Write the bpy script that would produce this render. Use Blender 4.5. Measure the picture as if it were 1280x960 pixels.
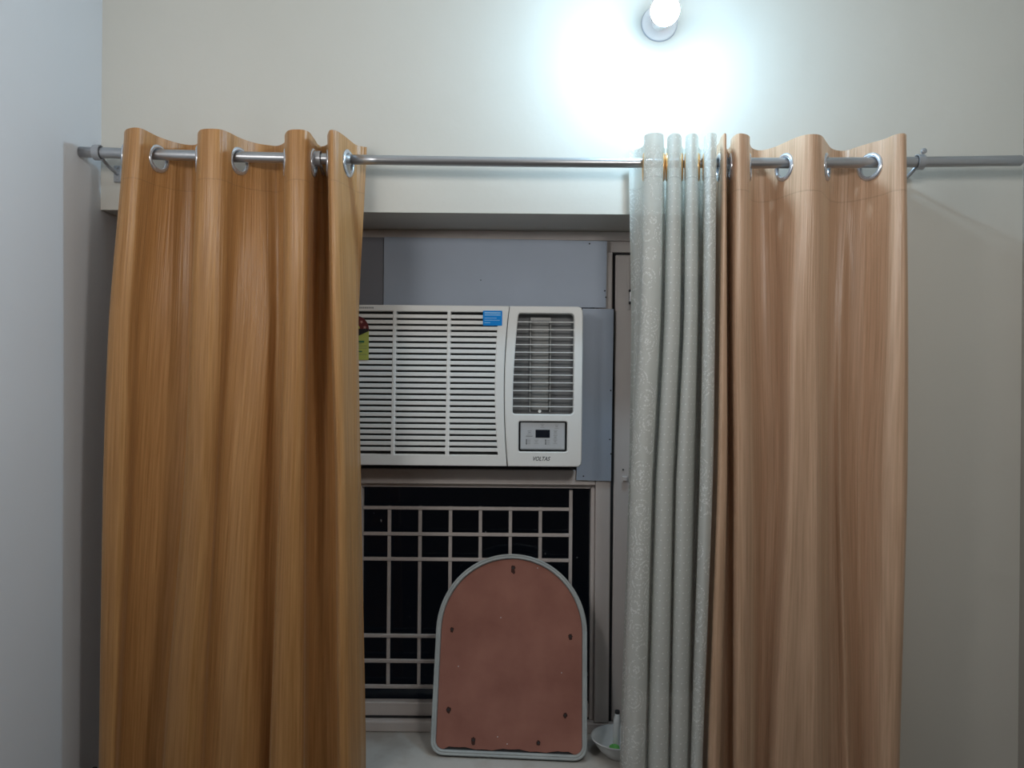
import bpy, bmesh, math, random
from mathutils import Vector, Matrix
random.seed(7)
for o in list(bpy.data.objects): bpy.data.objects.remove(o, do_unlink=True)
SC = bpy.context.scene
COL = SC.collection
PI = math.pi

# ------------------------------------------------------------------ camera
F = 960.0; CZ = 1.60; ROLL = math.radians(0.5)
cam_d = bpy.data.cameras.new('camera'); cam = bpy.data.objects.new('camera', cam_d); COL.objects.link(cam)
cam_d.sensor_fit = 'HORIZONTAL'; cam_d.sensor_width = 36.0; cam_d.lens = 36.0*F/1280.0
cam_d.clip_start = 0.02; cam_d.clip_end = 60
cam.matrix_world = Matrix.Translation((0,0,CZ)) @ Matrix.Rotation(PI/2,4,'X') @ Matrix.Rotation(ROLL,4,'Z')
SC.camera = cam
# ------------------------------------------------------------------ world (night)
w = bpy.data.worlds.new('night'); SC.world = w; w.use_nodes = True
w.node_tree.nodes['Background'].inputs[0].default_value = (0.10,0.14,0.22,1)
w.node_tree.nodes['Background'].inputs[1].default_value = 0.010
# ------------------------------------------------------------------ exposure
SC.view_settings.view_transform = 'Standard'; SC.view_settings.look = 'None'
SC.view_settings.exposure = 0.0; SC.view_settings.gamma = 1.0
SC.view_settings.use_curve_mapping = False
# ------------------------------------------------------------------ lights
BULB_EMIT = 440.0                # wall bulb (mesh emitter, built below)
BULB_COL = (0.52,0.79,1.0)
def lamp(name, loc, power, col, radius):
    d = bpy.data.lights.new(name,'POINT'); d.energy = power; d.color = col; d.shadow_soft_size = radius
    o = bpy.data.objects.new(name,d); COL.objects.link(o); o.location = loc; return o
lamp('fill_light', (-0.78,0.70,CZ+0.53), 9.5, (1.0,0.96,0.92), 0.10)   # two added point lights out of view, filling from the front
lamp('fill_light', (0.42,0.66,CZ+0.53), 14.0, (1.0,0.96,0.92), 0.10)

# ------------------------------------------------------------------ helpers
cR, sR = math.cos(ROLL), math.sin(ROLL)
def PX(px, py, Y):
    u = (px-640)/F; v = (480-py)/F
    return Vector((Y*(u*cR - v*sR), Y, CZ + Y*(u*sR + v*cR)))
def SX(px, Y): return Y*(px-640)/F
def SZ(py, Y): return CZ + Y*(480-py)/F

def meta(o, label=None, cat=None, group=None, kind=None):
    if label: o['label'] = label
    if cat: o['category'] = cat
    if group: o['group'] = group
    if kind: o['kind'] = kind
    return o
def link(name, me, mat=None, parent=None, smooth=False):
    o = bpy.data.objects.new(name, me); COL.objects.link(o)
    if mat is not None and len(me.materials) == 0: me.materials.append(mat)
    if smooth:
        for p in me.polygons: p.use_smooth = True
    if parent: o.parent = parent
    return o
def obj(name, bm, mat=None, parent=None, smooth=False):
    me = bpy.data.meshes.new(name); bm.normal_update(); bm.to_mesh(me); bm.free()
    return link(name, me, mat, parent, smooth)
def empty(name, loc=(0,0,0), mtx=None):
    o = bpy.data.objects.new(name, None); COL.objects.link(o); o.location = loc; o.empty_display_size = 0.05
    if mtx is not None: o.matrix_world = mtx
    return o
def add_box(bm, x0,x1,y0,y1,z0,z1, bevel=0.0, seg=1):
    r = bmesh.ops.create_cube(bm, size=1.0)
    for v in r['verts']:
        v.co = Vector(((x0+x1)/2+v.co.x*(x1-x0), (y0+y1)/2+v.co.y*(y1-y0), (z0+z1)/2+v.co.z*(z1-z0)))
    if bevel > 0:
        es = set(e for v in r['verts'] for e in v.link_edges)
        bmesh.ops.bevel(bm, geom=list(es), offset=bevel, segments=seg, affect='EDGES', profile=0.5)
    return bm
def box(x0,x1,y0,y1,z0,z1, bevel=0.0, seg=1):
    return add_box(bmesh.new(), x0,x1,y0,y1,z0,z1, bevel, seg)
def frame_of(d):
    d = Vector(d).normalized()
    a = Vector((0,0,1)) if abs(d.z) < 0.9 else Vector((1,0,0))
    s = d.cross(a).normalized(); t = s.cross(d).normalized()
    return s, t, d
def add_tube(bm, pts, rad, n=16, caps=True):
    pts = [Vector(p) for p in pts]; rings = []
    if not hasattr(rad,'__len__'): rad = [rad]*len(pts)
    s = None
    for i,p in enumerate(pts):
        d = (pts[min(i+1,len(pts)-1)] - pts[max(i-1,0)])
        if d.length < 1e-7: d = Vector((0,0,1))
        d.normalize()
        if s is None: s,_,_ = frame_of(d)
        s = (s - d*s.dot(d)).normalized(); t = d.cross(s)
        rings.append([bm.verts.new(p + (s*math.cos(2*PI*k/n)+t*math.sin(2*PI*k/n))*rad[i]) for k in range(n)])
    for a,b in zip(rings, rings[1:]):
        for k in range(n):
            bm.faces.new((a[k],a[(k+1)%n],b[(k+1)%n],b[k]))
    if caps:
        bm.faces.new(list(reversed(rings[0]))); bm.faces.new(rings[-1])
    return bm
def add_lathe(bm, prof, origin, axis, n=32, closed=False):
    """prof: list of (radius, distance along axis)"""
    s,t,d = frame_of(axis); origin = Vector(origin); rings = []
    for r,h in prof:
        rings.append([bm.verts.new(origin + d*h + (s*math.cos(2*PI*k/n)+t*math.sin(2*PI*k/n))*max(r,1e-5)) for k in range(n)])
    pairs = list(zip(rings, rings[1:]))
    if closed: pairs.append((rings[-1], rings[0]))
    for a,b in pairs:
        for k in range(n):
            bm.faces.new((a[k],a[(k+1)%n],b[(k+1)%n],b[k]))
    bmesh.ops.recalc_face_normals(bm, faces=bm.faces)
    return bm
def curve_mesh(cd):
    o = bpy.data.objects.new('tmp', cd); COL.objects.link(o)
    bpy.context.view_layer.update()
    dg = bpy.context.evaluated_depsgraph_get()
    me = bpy.data.meshes.new_from_object(o.evaluated_get(dg))
    bpy.data.objects.remove(o, do_unlink=True)
    return me
def plate(name, loops, yfront, thick, bevel, mat, parent=None, mtx=None):
    """solid plate from 2D loops in the XZ plane, first loop outer, others holes; front face at y=yfront, body going +Y"""
    cd = bpy.data.curves.new(name,'CURVE'); cd.dimensions = '2D'; cd.fill_mode = 'BOTH'
    cd.extrude = max(thick/2-bevel,0.00005); cd.bevel_depth = bevel; cd.bevel_resolution = 1
    if bevel > 0: cd.offset = -bevel
    for lp in loops:
        sp = cd.splines.new('POLY'); sp.points.add(len(lp)-1); sp.use_cyclic_u = True
        for p,(x,z) in zip(sp.points, lp): p.co = (x,z,0,1)
    me = curve_mesh(cd)
    for v in me.vertices:
        x,y,z = v.co; v.co = (x, yfront+thick/2 - z, y)
    me.update(); me.name = name
    me.materials.clear()
    o = link(name, me, mat, parent)
    return o
def text_mesh(txt, size, shear=0.0, bold=0.0, extr=0.0002):
    cd = bpy.data.curves.new('txt','FONT'); cd.body = txt; cd.size = size; cd.shear = shear; cd.offset = bold
    cd.extrude = extr; cd.align_x = 'CENTER'; cd.align_y = 'CENTER'; cd.resolution_u = 3
    me = curve_mesh(cd)
    for v in me.vertices:
        x,y,z = v.co; v.co = (x, -z, y)
    me.materials.clear()
    return me
def rrect(x0,x1,z0,z1,r,n=5):
    out=[]
    for cx,cz,a0 in ((x1-r,z1-r,0),(x0+r,z1-r,90),(x0+r,z0+r,180),(x1-r,z0+r,270)):
        for k in range(n+1):
            a=math.radians(a0+90*k/n); out.append((cx+r*math.cos(a), cz+r*math.sin(a)))
    return out

# ------------------------------------------------------------------ materials
def mat(name, col, rough=0.5, metal=0.0, spec=0.5, emit=None, estr=0.0):
    m = bpy.data.materials.new(name); m.use_nodes = True
    b = m.node_tree.nodes['Principled BSDF']
    b.inputs['Base Color'].default_value = (*col,1); b.inputs['Roughness'].default_value = rough
    b.inputs['Metallic'].default_value = metal; b.inputs['Specular IOR Level'].default_value = spec
    if emit: b.inputs['Emission Color'].default_value = (*emit,1); b.inputs['Emission Strength'].default_value = estr
    return m
def N(m, t, **kw):
    n = m.node_tree.nodes.new(t)
    for k,v in kw.items(): setattr(n,k,v)
    return n
def L(m,a,b): m.node_tree.links.new(a,b)
def bsdf(m): return m.node_tree.nodes['Principled BSDF']
def mottled(name, c1, c2, scale, rough, bump=0.0, bscale=None, metal=0.0, spec=0.4, detail=5, vec=None, bdist=0.002):
    m = mat(name, c1, rough, metal, spec)
    tc = N(m,'ShaderNodeTexCoord'); mp = N(m,'ShaderNodeMapping')
    L(m,tc.outputs['Object'],mp.inputs['Vector'])
    if vec: mp.inputs['Scale'].default_value = vec
    nz = N(m,'ShaderNodeTexNoise'); nz.inputs['Scale'].default_value = scale; nz.inputs['Detail'].default_value = detail
    L(m,mp.outputs[0],nz.inputs['Vector'])
    cr = N(m,'ShaderNodeValToRGB'); cr.color_ramp.elements[0].position=.3; cr.color_ramp.elements[1].position=.7
    cr.color_ramp.elements[0].color=(*c1,1); cr.color_ramp.elements[1].color=(*c2,1)
    L(m,nz.outputs['Fac'],cr.inputs[0]); L(m,cr.outputs[0],bsdf(m).inputs['Base Color'])
    if bump>0:
        n2 = N(m,'ShaderNodeTexNoise'); n2.inputs['Scale'].default_value = bscale or scale; n2.inputs['Detail'].default_value=6
        L(m,mp.outputs[0],n2.inputs['Vector'])
        bp = N(m,'ShaderNodeBump'); bp.inputs['Strength'].default_value=bump; bp.inputs['Distance'].default_value=bdist
        L(m,n2.outputs['Fac'],bp.inputs['Height']); L(m,bp.outputs[0],bsdf(m).inputs['Normal'])
    return m
def math_(m, op, a, b=None, c=None):
    n = N(m,'ShaderNodeMath',operation=op)
    for i,x in enumerate((a,b,c)):
        if x is None: continue
        if isinstance(x,(int,float)): n.inputs[i].default_value = x
        else: L(m,x,n.inputs[i])
    return n.outputs[0]

M = {}
M['wall']  = mottled('wall_paint', (0.64,0.63,0.575), (0.68,0.665,0.61), 2.2, 0.5, 0.5, 6, spec=0.3, bdist=0.006)
M['sidewall']  = mottled('side_wall_paint', (0.67,0.69,0.72), (0.70,0.72,0.75), 2.2, 0.6, 0.2, 9, spec=0.2, bdist=0.003)
M['ceil']  = mottled('ceiling_paint', (0.80,0.80,0.78), (0.82,0.82,0.80), 2, 0.8)
M['rightwall'] = mottled('right_wall_darkened', (0.33,0.31,0.28), (0.36,0.34,0.31), 2.2, 0.7)  # darker than the left wall, shade of the right corner put into colour
M['rearwall'] = mottled('dark_rear_wall', (0.17,0.115,0.08), (0.20,0.14,0.10), 3, 0.6)  # unseen rear wall, coloured dark brown to cut bounced light
M['floor'] = mottled('floor_tile', (0.05,0.034,0.026), (0.07,0.048,0.038), 6, 0.4)
M['frame'] = mottled('frame_enamel', (0.60,0.55,0.53), (0.66,0.61,0.585), 14, 0.42, 0.15, 30, vec=(1,1,.4), bdist=0.001)
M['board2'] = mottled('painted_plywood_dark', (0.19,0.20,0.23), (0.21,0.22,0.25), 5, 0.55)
M['board'] = mottled('painted_plywood', (0.36,0.42,0.51), (0.40,0.46,0.56), 5, 0.55, 0.12, 60, bdist=0.0006)
M['bar']   = mottled('bar_enamel', (0.50,0.46,0.44), (0.58,0.53,0.51), 40, 0.5, 0.1, 80, bdist=0.0005)
M['steel'] = mottled('brushed_steel', (0.42,0.43,0.45), (0.50,0.51,0.53), 8, 0.33, 0, metal=0.85, vec=(.3,20,20))
M['chrome']= mat('chrome', (0.62,0.66,0.72), 0.22, 0.75)
M['brass'] = mat('brass_ring', (0.75,0.45,0.18), 0.3, 0.6)
M['bracket']=mat('bracket_metal', (0.42,0.44,0.47), 0.35, 0.4)
M['ac']    = mat('ac_white_plastic', (0.82,0.84,0.83), 0.38)
M['acdark']= mat('ac_dark_filter', (0.10,0.105,0.11), 0.7)
M['acgrey']= mat('ac_cavity_grey', (0.16,0.165,0.17), 0.5)
M['vanepanel'] = mat('ac_vane_mid', (0.24,0.245,0.24), 0.4)
M['vane']  = mat('ac_vane_grey', (0.34,0.345,0.34), 0.4)
M['panel'] = mat('control_plate', (0.52,0.55,0.58), 0.3)
M['edge']  = mat('control_plate_edge', (0.36,0.39,0.41), 0.4)
M['lcd']   = mat('display_black', (0.012,0.016,0.024), 0.12)
M['ink']   = mat('grey_ink', (0.11,0.12,0.13), 0.5)
M['inkl']  = mat('light_grey_ink', (0.30,0.32,0.33), 0.5)
M['blue']  = mat('blue_sticker', (0.004,0.27,0.80), 0.6,0,0.2)
M['bluel'] = mat('pale_blue_print', (0.30,0.62,0.95), 0.4)
M['yel']   = mat('yellow_green_label', (0.42,0.46,0.10), 0.5)
M['mar']   = mat('maroon_label', (0.13,0.018,0.022), 0.5)
M['star']  = mat('pink_star', (0.55,0.28,0.26), 0.5)
M['black'] = mat('black_print', (0.012,0.012,0.018), 0.5)
M['green'] = mat('green_print', (0.03,0.14,0.07), 0.5)
M['dark']  = mat('dark_gap', (0.03,0.03,0.033), 0.8)
M['rim']   = mottled('rim_plastic', (0.36,0.40,0.41), (0.43,0.47,0.47), 20, 0.4)
M['bowl']  = mat('bowl_white', (0.66,0.68,0.68), 0.28)
M['sponge']= mottled('green_plastic', (0.10,0.38,0.08), (0.16,0.48,0.12), 60, 0.6)
M['holder']= mat('holder_white', (0.80,0.80,0.82), 0.3)
M['outline']=mat('holder_edge', (0.45,0.50,0.60), 0.4)
M['bulb']  = mat('bulb_dome', (0.9,0.9,0.9), 0.4, emit=BULB_COL, estr=BULB_EMIT)
M['bulbbody']=mat('bulb_body', (0.85,0.86,0.88), 0.35)

# hardboard
m = mottled('hardboard', (0.27,0.115,0.088), (0.37,0.17,0.13), 9, 0.75, 0.25, 160, spec=0.2, bdist=0.0005); M['hard']=m
# sill : whitish, stained
m = mottled('sill_paint', (0.56,0.55,0.52), (0.30,0.25,0.21), 6.5, 0.4, 0.15, 30, bdist=0.001); M['sill']=m
for n in m.node_tree.nodes:
    if n.type=='VALTORGB': n.color_ramp.elements[0].position=.52; n.color_ramp.elements[1].position=.80
# glass
m = bpy.data.materials.new('window_glass'); m.use_nodes=True; M['glass']=m
nt=m.node_tree; b=bsdf(m); b.inputs['Base Color'].default_value=(.85,.9,.95,1); b.inputs['Roughness'].default_value=0.04
b.inputs['Transmission Weight'].default_value=1.0; b.inputs['IOR'].default_value=1.3
tc=N(m,'ShaderNodeTexCoord'); nz=N(m,'ShaderNodeTexNoise'); nz.inputs['Scale'].default_value=55; nz.inputs['Detail'].default_value=3
mp=N(m,'ShaderNodeMapping'); mp.inputs['Scale'].default_value=(1,1,.5); L(m,tc.outputs['Object'],mp.inputs[0]); L(m,mp.outputs[0],nz.inputs['Vector'])
cr=N(m,'ShaderNodeValToRGB'); cr.color_ramp.elements[0].position=.735; cr.color_ramp.elements[1].position=.76; L(m,nz.outputs['Fac'],cr.inputs[0])
df=N(m,'ShaderNodeBsdfDiffuse'); df.inputs[0].default_value=(.35,.36,.36,1); mx=N(m,'ShaderNodeMixShader')
L(m,cr.outputs[0],mx.inputs[0]); L(m,b.outputs[0],mx.inputs[1]); L(m,df.outputs[0],mx.inputs[2])
L(m,mx.outputs[0],nt.nodes['Material Output'].inputs['Surface'])

def satin(name, c1, c2, seam_z, trans):
    m = mat(name, c1, 0.33, 0.0, 0.5)
    b = bsdf(m); uv = N(m,'ShaderNodeUVMap'); uv.uv_map='UVMap'
    mp = N(m,'ShaderNodeMapping'); mp.inputs['Scale'].default_value=(260,4.5,1); L(m,uv.outputs[0],mp.inputs[0])
    n1 = N(m,'ShaderNodeTexNoise'); n1.inputs['Scale'].default_value=1; n1.inputs['Detail'].default_value=4; L(m,mp.outputs[0],n1.inputs['Vector'])
    mp2 = N(m,'ShaderNodeMapping'); mp2.inputs['Scale'].default_value=(45,1.1,1); L(m,uv.outputs[0],mp2.inputs[0])
    n2 = N(m,'ShaderNodeTexNoise'); n2.inputs['Scale'].default_value=1; n2.inputs['Detail'].default_value=3; L(m,mp2.outputs[0],n2.inputs['Vector'])
    ad = math_(m,'ADD',math_(m,'MULTIPLY',n1.outputs['Fac'],0.65),math_(m,'MULTIPLY',n2.outputs['Fac'],0.35))
    cr = N(m,'ShaderNodeValToRGB'); cr.color_ramp.elements[0].position=.36; cr.color_ramp.elements[1].position=.64
    cr.color_ramp.elements[0].color=(*c1,1); cr.color_ramp.elements[1].color=(*c2,1); L(m,ad,cr.inputs[0])
    # header seam: a stitched line under the eyelet band
    sp = N(m,'ShaderNodeSeparateXYZ'); L(m,uv.outputs[0],sp.inputs[0])
    dz = math_(m,'ABSOLUTE',math_(m,'SUBTRACT',sp.outputs['Y'],seam_z))
    ln = math_(m,'LESS_THAN',dz,0.0013)
    mixc = N(m,'ShaderNodeMix',data_type='RGBA'); L(m,math_(m,'MULTIPLY',ln,0.18),mixc.inputs[0]); L(m,cr.outputs[0],mixc.inputs[6]); mixc.inputs[7].default_value=(*[x*.35 for x in c1],1)
    L(m,mixc.outputs[2],b.inputs['Base Color'])
    h = math_(m,'SUBTRACT',ad,math_(m,'MULTIPLY',ln,0.6))
    bp = N(m,'ShaderNodeBump'); bp.inputs['Strength'].default_value=0.7; bp.inputs['Distance'].default_value=0.0034
    L(m,h,bp.inputs['Height']); L(m,bp.outputs[0],b.inputs['Normal'])
    b.inputs['Sheen Weight'].default_value=0.35; b.inputs['Sheen Roughness'].default_value=0.4; b.inputs['Sheen Tint'].default_value=(1,.8,.55,1)
    tr = N(m,'ShaderNodeBsdfTranslucent'); L(m,mixc.outputs[2],tr.inputs[0]); L(m,bp.outputs[0],tr.inputs['Normal'])
    mx = N(m,'ShaderNodeMixShader'); mx.inputs[0].default_value=trans
    L(m,b.outputs[0],mx.inputs[1]); L(m,tr.outputs[0],mx.inputs[2]); L(m,mx.outputs[0],m.node_tree.nodes['Material Output'].inputs['Surface'])
    return m
M['gold']  = satin('gold_satin', (0.41,0.195,0.062), (0.60,0.32,0.125), CZ+0.438, 0.12)
M['peach'] = satin('peach_satin', (0.50,0.315,0.20), (0.70,0.47,0.32), CZ+0.425, 0.12)

def sheer_mat(bands, seam_z):
    """bands: list of (s0,s1) of fabric length that carry the embroidered scrolls; dots elsewhere"""
    m = mat('sheer_white', (0.62,0.645,0.60), 0.6, 0, 0.3); b = bsdf(m)
    uv = N(m,'ShaderNodeUVMap'); uv.uv_map='UVMap'; sp = N(m,'ShaderNodeSeparateXYZ'); L(m,uv.outputs[0],sp.inputs[0])
    U,V = sp.outputs['X'],sp.outputs['Y']
    band=None
    for s0,s1 in bands:
        t = math_(m,'MULTIPLY',math_(m,'GREATER_THAN',U,s0),math_(m,'LESS_THAN',U,s1))
        band = t if band is None else math_(m,'MAXIMUM',band,t)
    # dots
    def cell(x,size,off=0): return math_(m,'SUBTRACT',math_(m,'FRACT',math_(m,'ADD',math_(m,'DIVIDE',x,size),off)),0.5)
    rowpar = math_(m,'MULTIPLY',math_(m,'FLOOR',math_(m,'MODULO',math_(m,'DIVIDE',V,0.0165),2.0)),0.5)
    cu = math_(m,'SUBTRACT',math_(m,'FRACT',math_(m,'ADD',math_(m,'DIVIDE',U,0.0135),rowpar)),0.5)
    cv = cell(V,0.0165)
    d2 = math_(m,'ADD',math_(m,'POWER',math_(m,'MULTIPLY',cu,0.0135),2),math_(m,'POWER',math_(m,'MULTIPLY',cv,0.0165),2))
    dots = math_(m,'MULTIPLY',math_(m,'LESS_THAN',d2,0.0017**2),math_(m,'SUBTRACT',1,band))
    # scrolls : rosettes of beads in rings around scattered centres
    vo = N(m,'ShaderNodeTexVoronoi'); vo.inputs['Scale'].default_value=22; vo.inputs['Randomness'].default_value=0.7; L(m,uv.outputs[0],vo.inputs['Vector'])
    ring = math_(m,'GREATER_THAN',math_(m,'SINE',math_(m,'MULTIPLY',vo.outputs['Distance'],34)),0.15)
    near = math_(m,'LESS_THAN',vo.outputs['Distance'],0.62)
    v2 = N(m,'ShaderNodeTexVoronoi'); v2.inputs['Scale'].default_value=260; L(m,uv.outputs[0],v2.inputs['Vector'])
    bead = math_(m,'LESS_THAN',v2.outputs['Distance'],0.50)
    scroll = math_(m,'MULTIPLY',math_(m,'MULTIPLY',ring,near),math_(m,'MULTIPLY',bead,band))
    emb = math_(m,'MAXIMUM',dots,scroll)
    # weave
    wv = N(m,'ShaderNodeTexNoise'); wv.inputs['Scale'].default_value=1; mp=N(m,'ShaderNodeMapping'); mp.inputs['Scale'].default_value=(900,300,1)
    L(m,uv.outputs[0],mp.inputs[0]); L(m,mp.outputs[0],wv.inputs['Vector'])
    mixc = N(m,'ShaderNodeMix',data_type='RGBA'); L(m,emb,mixc.inputs[0]); mixc.inputs[6].default_value=(0.76,0.78,0.75,1); mixc.inputs[7].default_value=(0.92,0.94,0.93,1)
    seam = math_(m,'LESS_THAN',math_(m,'ABSOLUTE',math_(m,'SUBTRACT',V,seam_z)),0.0013)
    mix2 = N(m,'ShaderNodeMix',data_type='RGBA'); L(m,math_(m,'MULTIPLY',seam,0.3),mix2.inputs[0]); L(m,mixc.outputs[2],mix2.inputs[6]); mix2.inputs[7].default_value=(.2,.2,.2,1)
    L(m,mix2.outputs[2],b.inputs['Base Color'])
    bp = N(m,'ShaderNodeBump'); bp.inputs['Strength'].default_value=0.5; bp.inputs['Distance'].default_value=0.0018
    L(m,math_(m,'ADD',emb,math_(m,'MULTIPLY',wv.outputs['Fac'],0.35)),bp.inputs['Height']); L(m,bp.outputs[0],b.inputs['Normal'])
    tr = N(m,'ShaderNodeBsdfTranslucent'); tr.inputs[0].default_value=(0.75,0.76,0.70,1)
    mx = N(m,'ShaderNodeMixShader'); mx.inputs[0].default_value=0.30; L(m,b.outputs[0],mx.inputs[1]); L(m,tr.outputs[0],mx.inputs[2])
    tp = N(m,'ShaderNodeBsdfTransparent'); m2 = N(m,'ShaderNodeMixShader')
    L(m,math_(m,'MULTIPLY',math_(m,'SUBTRACT',1,emb),0.13),m2.inputs[0]); L(m,mx.outputs[0],m2.inputs[1]); L(m,tp.outputs[0],m2.inputs[2])
    L(m,m2.outputs[0],m.node_tree.nodes['Material Output'].inputs['Surface'])
    return m

# ------------------------------------------------------------------ structure
XL, XR = -0.973, 1.200          # side walls
YW = 1.81                       # face of the window wall
YF = 2.01                       # face of the window frame
YB = -2.40                      # wall behind the photographer
ZS = CZ-0.915                   # sill top
ZL = CZ+0.402                   # soffit of the lintel
ZC = 3.05
XREV = 0.82                     # right reveal of the window recess
def struct(name, bm, m, label=None, cat=None):
    o = obj(name, bm, m); o['kind']='structure'
    if label: o['label']=label
    if cat: o['category']=cat
    return o
struct('floor', box(XL-.2,XR+.2,YB-.2,YW+.35,-.1,0), M['floor'], 'dark tiled floor below the picture', 'floor')
struct('ceiling', box(XL-.2,XR+.2,YB-.2,YW+.35,ZC,ZC+.1), M['ceil'], 'white ceiling above the picture', 'ceiling')
struct('wall_left', box(XL-.2,XL,YB-.2,YW+.35,0,ZC), M['sidewall'], 'plain white side wall at the left of the curtains', 'wall')
struct('wall_right', box(XR,XR+.2,YB-.2,YW+.35,0,ZC), M['rightwall'], 'sliver of side wall at the right edge', 'wall')
struct('wall_front', box(XL,XR,YB-.2,YB,0,ZC), M['rearwall'], 'wall behind the photographer', 'wall')
bm = bmesh.new()
add_box(bm, XL,XR,YW,YW+.35,ZL,ZC)                 # above the window
add_box(bm, XREV,XR,YW,YW+.35,0,ZL)                # right of the window
add_box(bm, XL,XREV,YW,YW+.35,0,ZS-.03)            # below the sill
struct('wall_back', bm, M['wall'], 'cream plastered wall around and above the recessed window', 'wall')
struct('trim_1', box(XL+.001,XREV-.001,YW-.012,YW+.30,ZS-.03,ZS,.004,2), M['sill'], 'white painted window sill with brown stains', 'sill')
struct('trim_2', box(XL+.0005,XL+.012,YW-.45,YW-.013,ZS-.05,ZS+.012,.002,1), M['dark'], 'dark strip low on the left wall', 'trim')  # plain dark strip along the wall at sill height

# ------------------------------------------------------------------ window
win = empty('window_1', (SX(595,YF),YF,ZS)); win['kind']='structure'
meta(win, 'mauve grey window frame holding the air conditioner above barred dark glass', 'window')
def wpart(name, bm, m, label=None, parent=None, smooth=False):
    o = obj(name, bm, m, None, smooth); p = parent or win
    o.parent = p; o.matrix_parent_inverse = p.matrix_world.inverted() if p is win else Matrix.Identity(4)
    if label: o['label']=label
    return o
bpy.context.view_layer.update()
YG = YF+0.055
# outer frame
x_l, x_r = XL+.004, XREV-.004
stL0,stL1 = SX(424,YF), SX(447,YF)
stR0,stR1 = SX(746,YF), SX(764.5,YF)
zhead = CZ+.377; zleaf = CZ+.345
ztr0,ztr1 = SZ(606,YF), SZ(587,YF)
zb = ZS+.029
wpart('frame_head', box(x_l,x_r,YF,YF+.07,zhead,ZL-.0005,.002), M['frame'])
wpart('frame_head_rail', box(x_l,x_r,YF+.006,YF+.068,zleaf+.003,zhead-.0005,.001), M['frame'])
wpart('frame_threshold', box(x_l,x_r,YF,YF+.07,ZS+.0005,zb,.004,2), M['frame'])
wpart('frame_stile', box(stR0,stR1,YF,YF+.07,zb+.0005,zleaf+.0025,.002), M['frame'])
wpart('frame_stile', box(stL0,stL1,YF,YF+.07,zb+.0005,zleaf+.0025,.002), M['frame'])
wpart('frame_transom', box(stL1+.0005,stR0-.0005,YF+.002,YF+.07,ztr0,ztr1,.002), M['frame'])
wpart('frame_jamb', box(x_l,x_l+.04,YF,YF+.07,zb+.0005,zleaf+.0025,.002), M['frame'])
wpart('frame_jamb', box(x_r-.04,x_r,YF,YF+.07,zb+.0005,zleaf+.0025,.002), M['frame'])
# beading around the lower light
bx0,bx1 = stL1, stR0; t=.0105
wpart('glazing_bead', box(bx0+.0005,bx0+t,YF+.018,YF+.05,zb+.001,ztr0-.001,.001), M['frame'])
wpart('glazing_bead', box(bx1-t,bx1-.0005,YF+.018,YF+.05,zb+.001,ztr0-.001,.001), M['frame'])
wpart('glazing_bead', box(bx0+t+.0005,bx1-t-.0005,YF+.018,YF+.05,ztr0-t,ztr0-.001,.001), M['frame'])
wpart('glazing_bead', box(bx0+t+.0005,bx1-t-.0005,YF+.024,YF+.05,zb+.001,zb+.040,.002), M['frame'])
wpart('bead_strip', box(bx0+t+.001,bx1-t-.001,YF+.020,YF+.0235,zb+.001,zb+.006), M['dark'])  # thin dark strip at the foot of the bottom bead
wpart('glass_pane', box(bx0+t,bx1-t,YG,YG+.004,zb+.03,ztr0-t), M['glass'], 'dark night window glass with paint specks')
# grille
gy = YF+.030
gr = wpart('grille', box(SX(451.5,gy),SX(455.5,gy),gy,gy+.012,SZ(884,gy),SZ(612,gy)), M['bar'], 'painted iron bars in a square grid')
def gbar(x0,x1,z0,z1,dy=0):
    return wpart('bar', box(x0,x1,gy+dy,gy+dy+.010,z0,z1,.001), M['bar'], None, gr)
hw=.0045
zt = SZ(636,gy)
for px in (489,527.5,565.5,603,640.5,678):
    gbar(SX(px-1,gy)-hw,SX(px-1,gy)+hw,SZ(861,gy),zt+hw)
gbar(SX(715,gy)-hw,SX(715,gy)+hw,SZ(884,gy),SZ(612,gy))
for py in (636,668.5,700,796,827.5,859.5):
    gbar(SX(455,gy),SX(713,gy),SZ(py,gy)-hw*.95,SZ(py,gy)+hw*.95,-.0035)
# right hand casement
def casement(x0,x1,hinge_side):
    lf = wpart('casement', box(x0,x0+.052,YF+.004,YF+.045,zb+.006,zleaf-.004,.002), M['frame'], 'closed glazed casement')
    for b_ in (box(x1-.052,x1,YF+.004,YF+.045,zb+.006,zleaf-.004,.002), box(x0+.0525,x1-.0525,YF+.004,YF+.045,zleaf-.056,zleaf-.004,.002),
              box(x0+.0525,x1-.0525,YF+.004,YF+.045,zb+.006,zb+.07,.002)):
        wpart('casement_rail', b_, M['frame'], None, lf)
    wpart('pane', box(x0+.053,x1-.053,YF+.03,YF+.034,zb+.072,zleaf-.058), M['glass'], None, lf)
    return lf
lf = casement(stR1+.0085, x_r-.045, 1)
lf2 = casement(x_l+.045, stL0-.0085, -1)
# rebate behind the gaps, their shade put into its dark colour
wpart('rebate', box(stR1+.0005,stR1+.0082,YF+.012,YF+.05,zb+.001,zleaf+.002), M['dark'])
wpart('rebate', box(stR1+.0085,x_r-.041,YF+.012,YF+.05,zleaf-.0035,zleaf+.0025), M['dark'])
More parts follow.
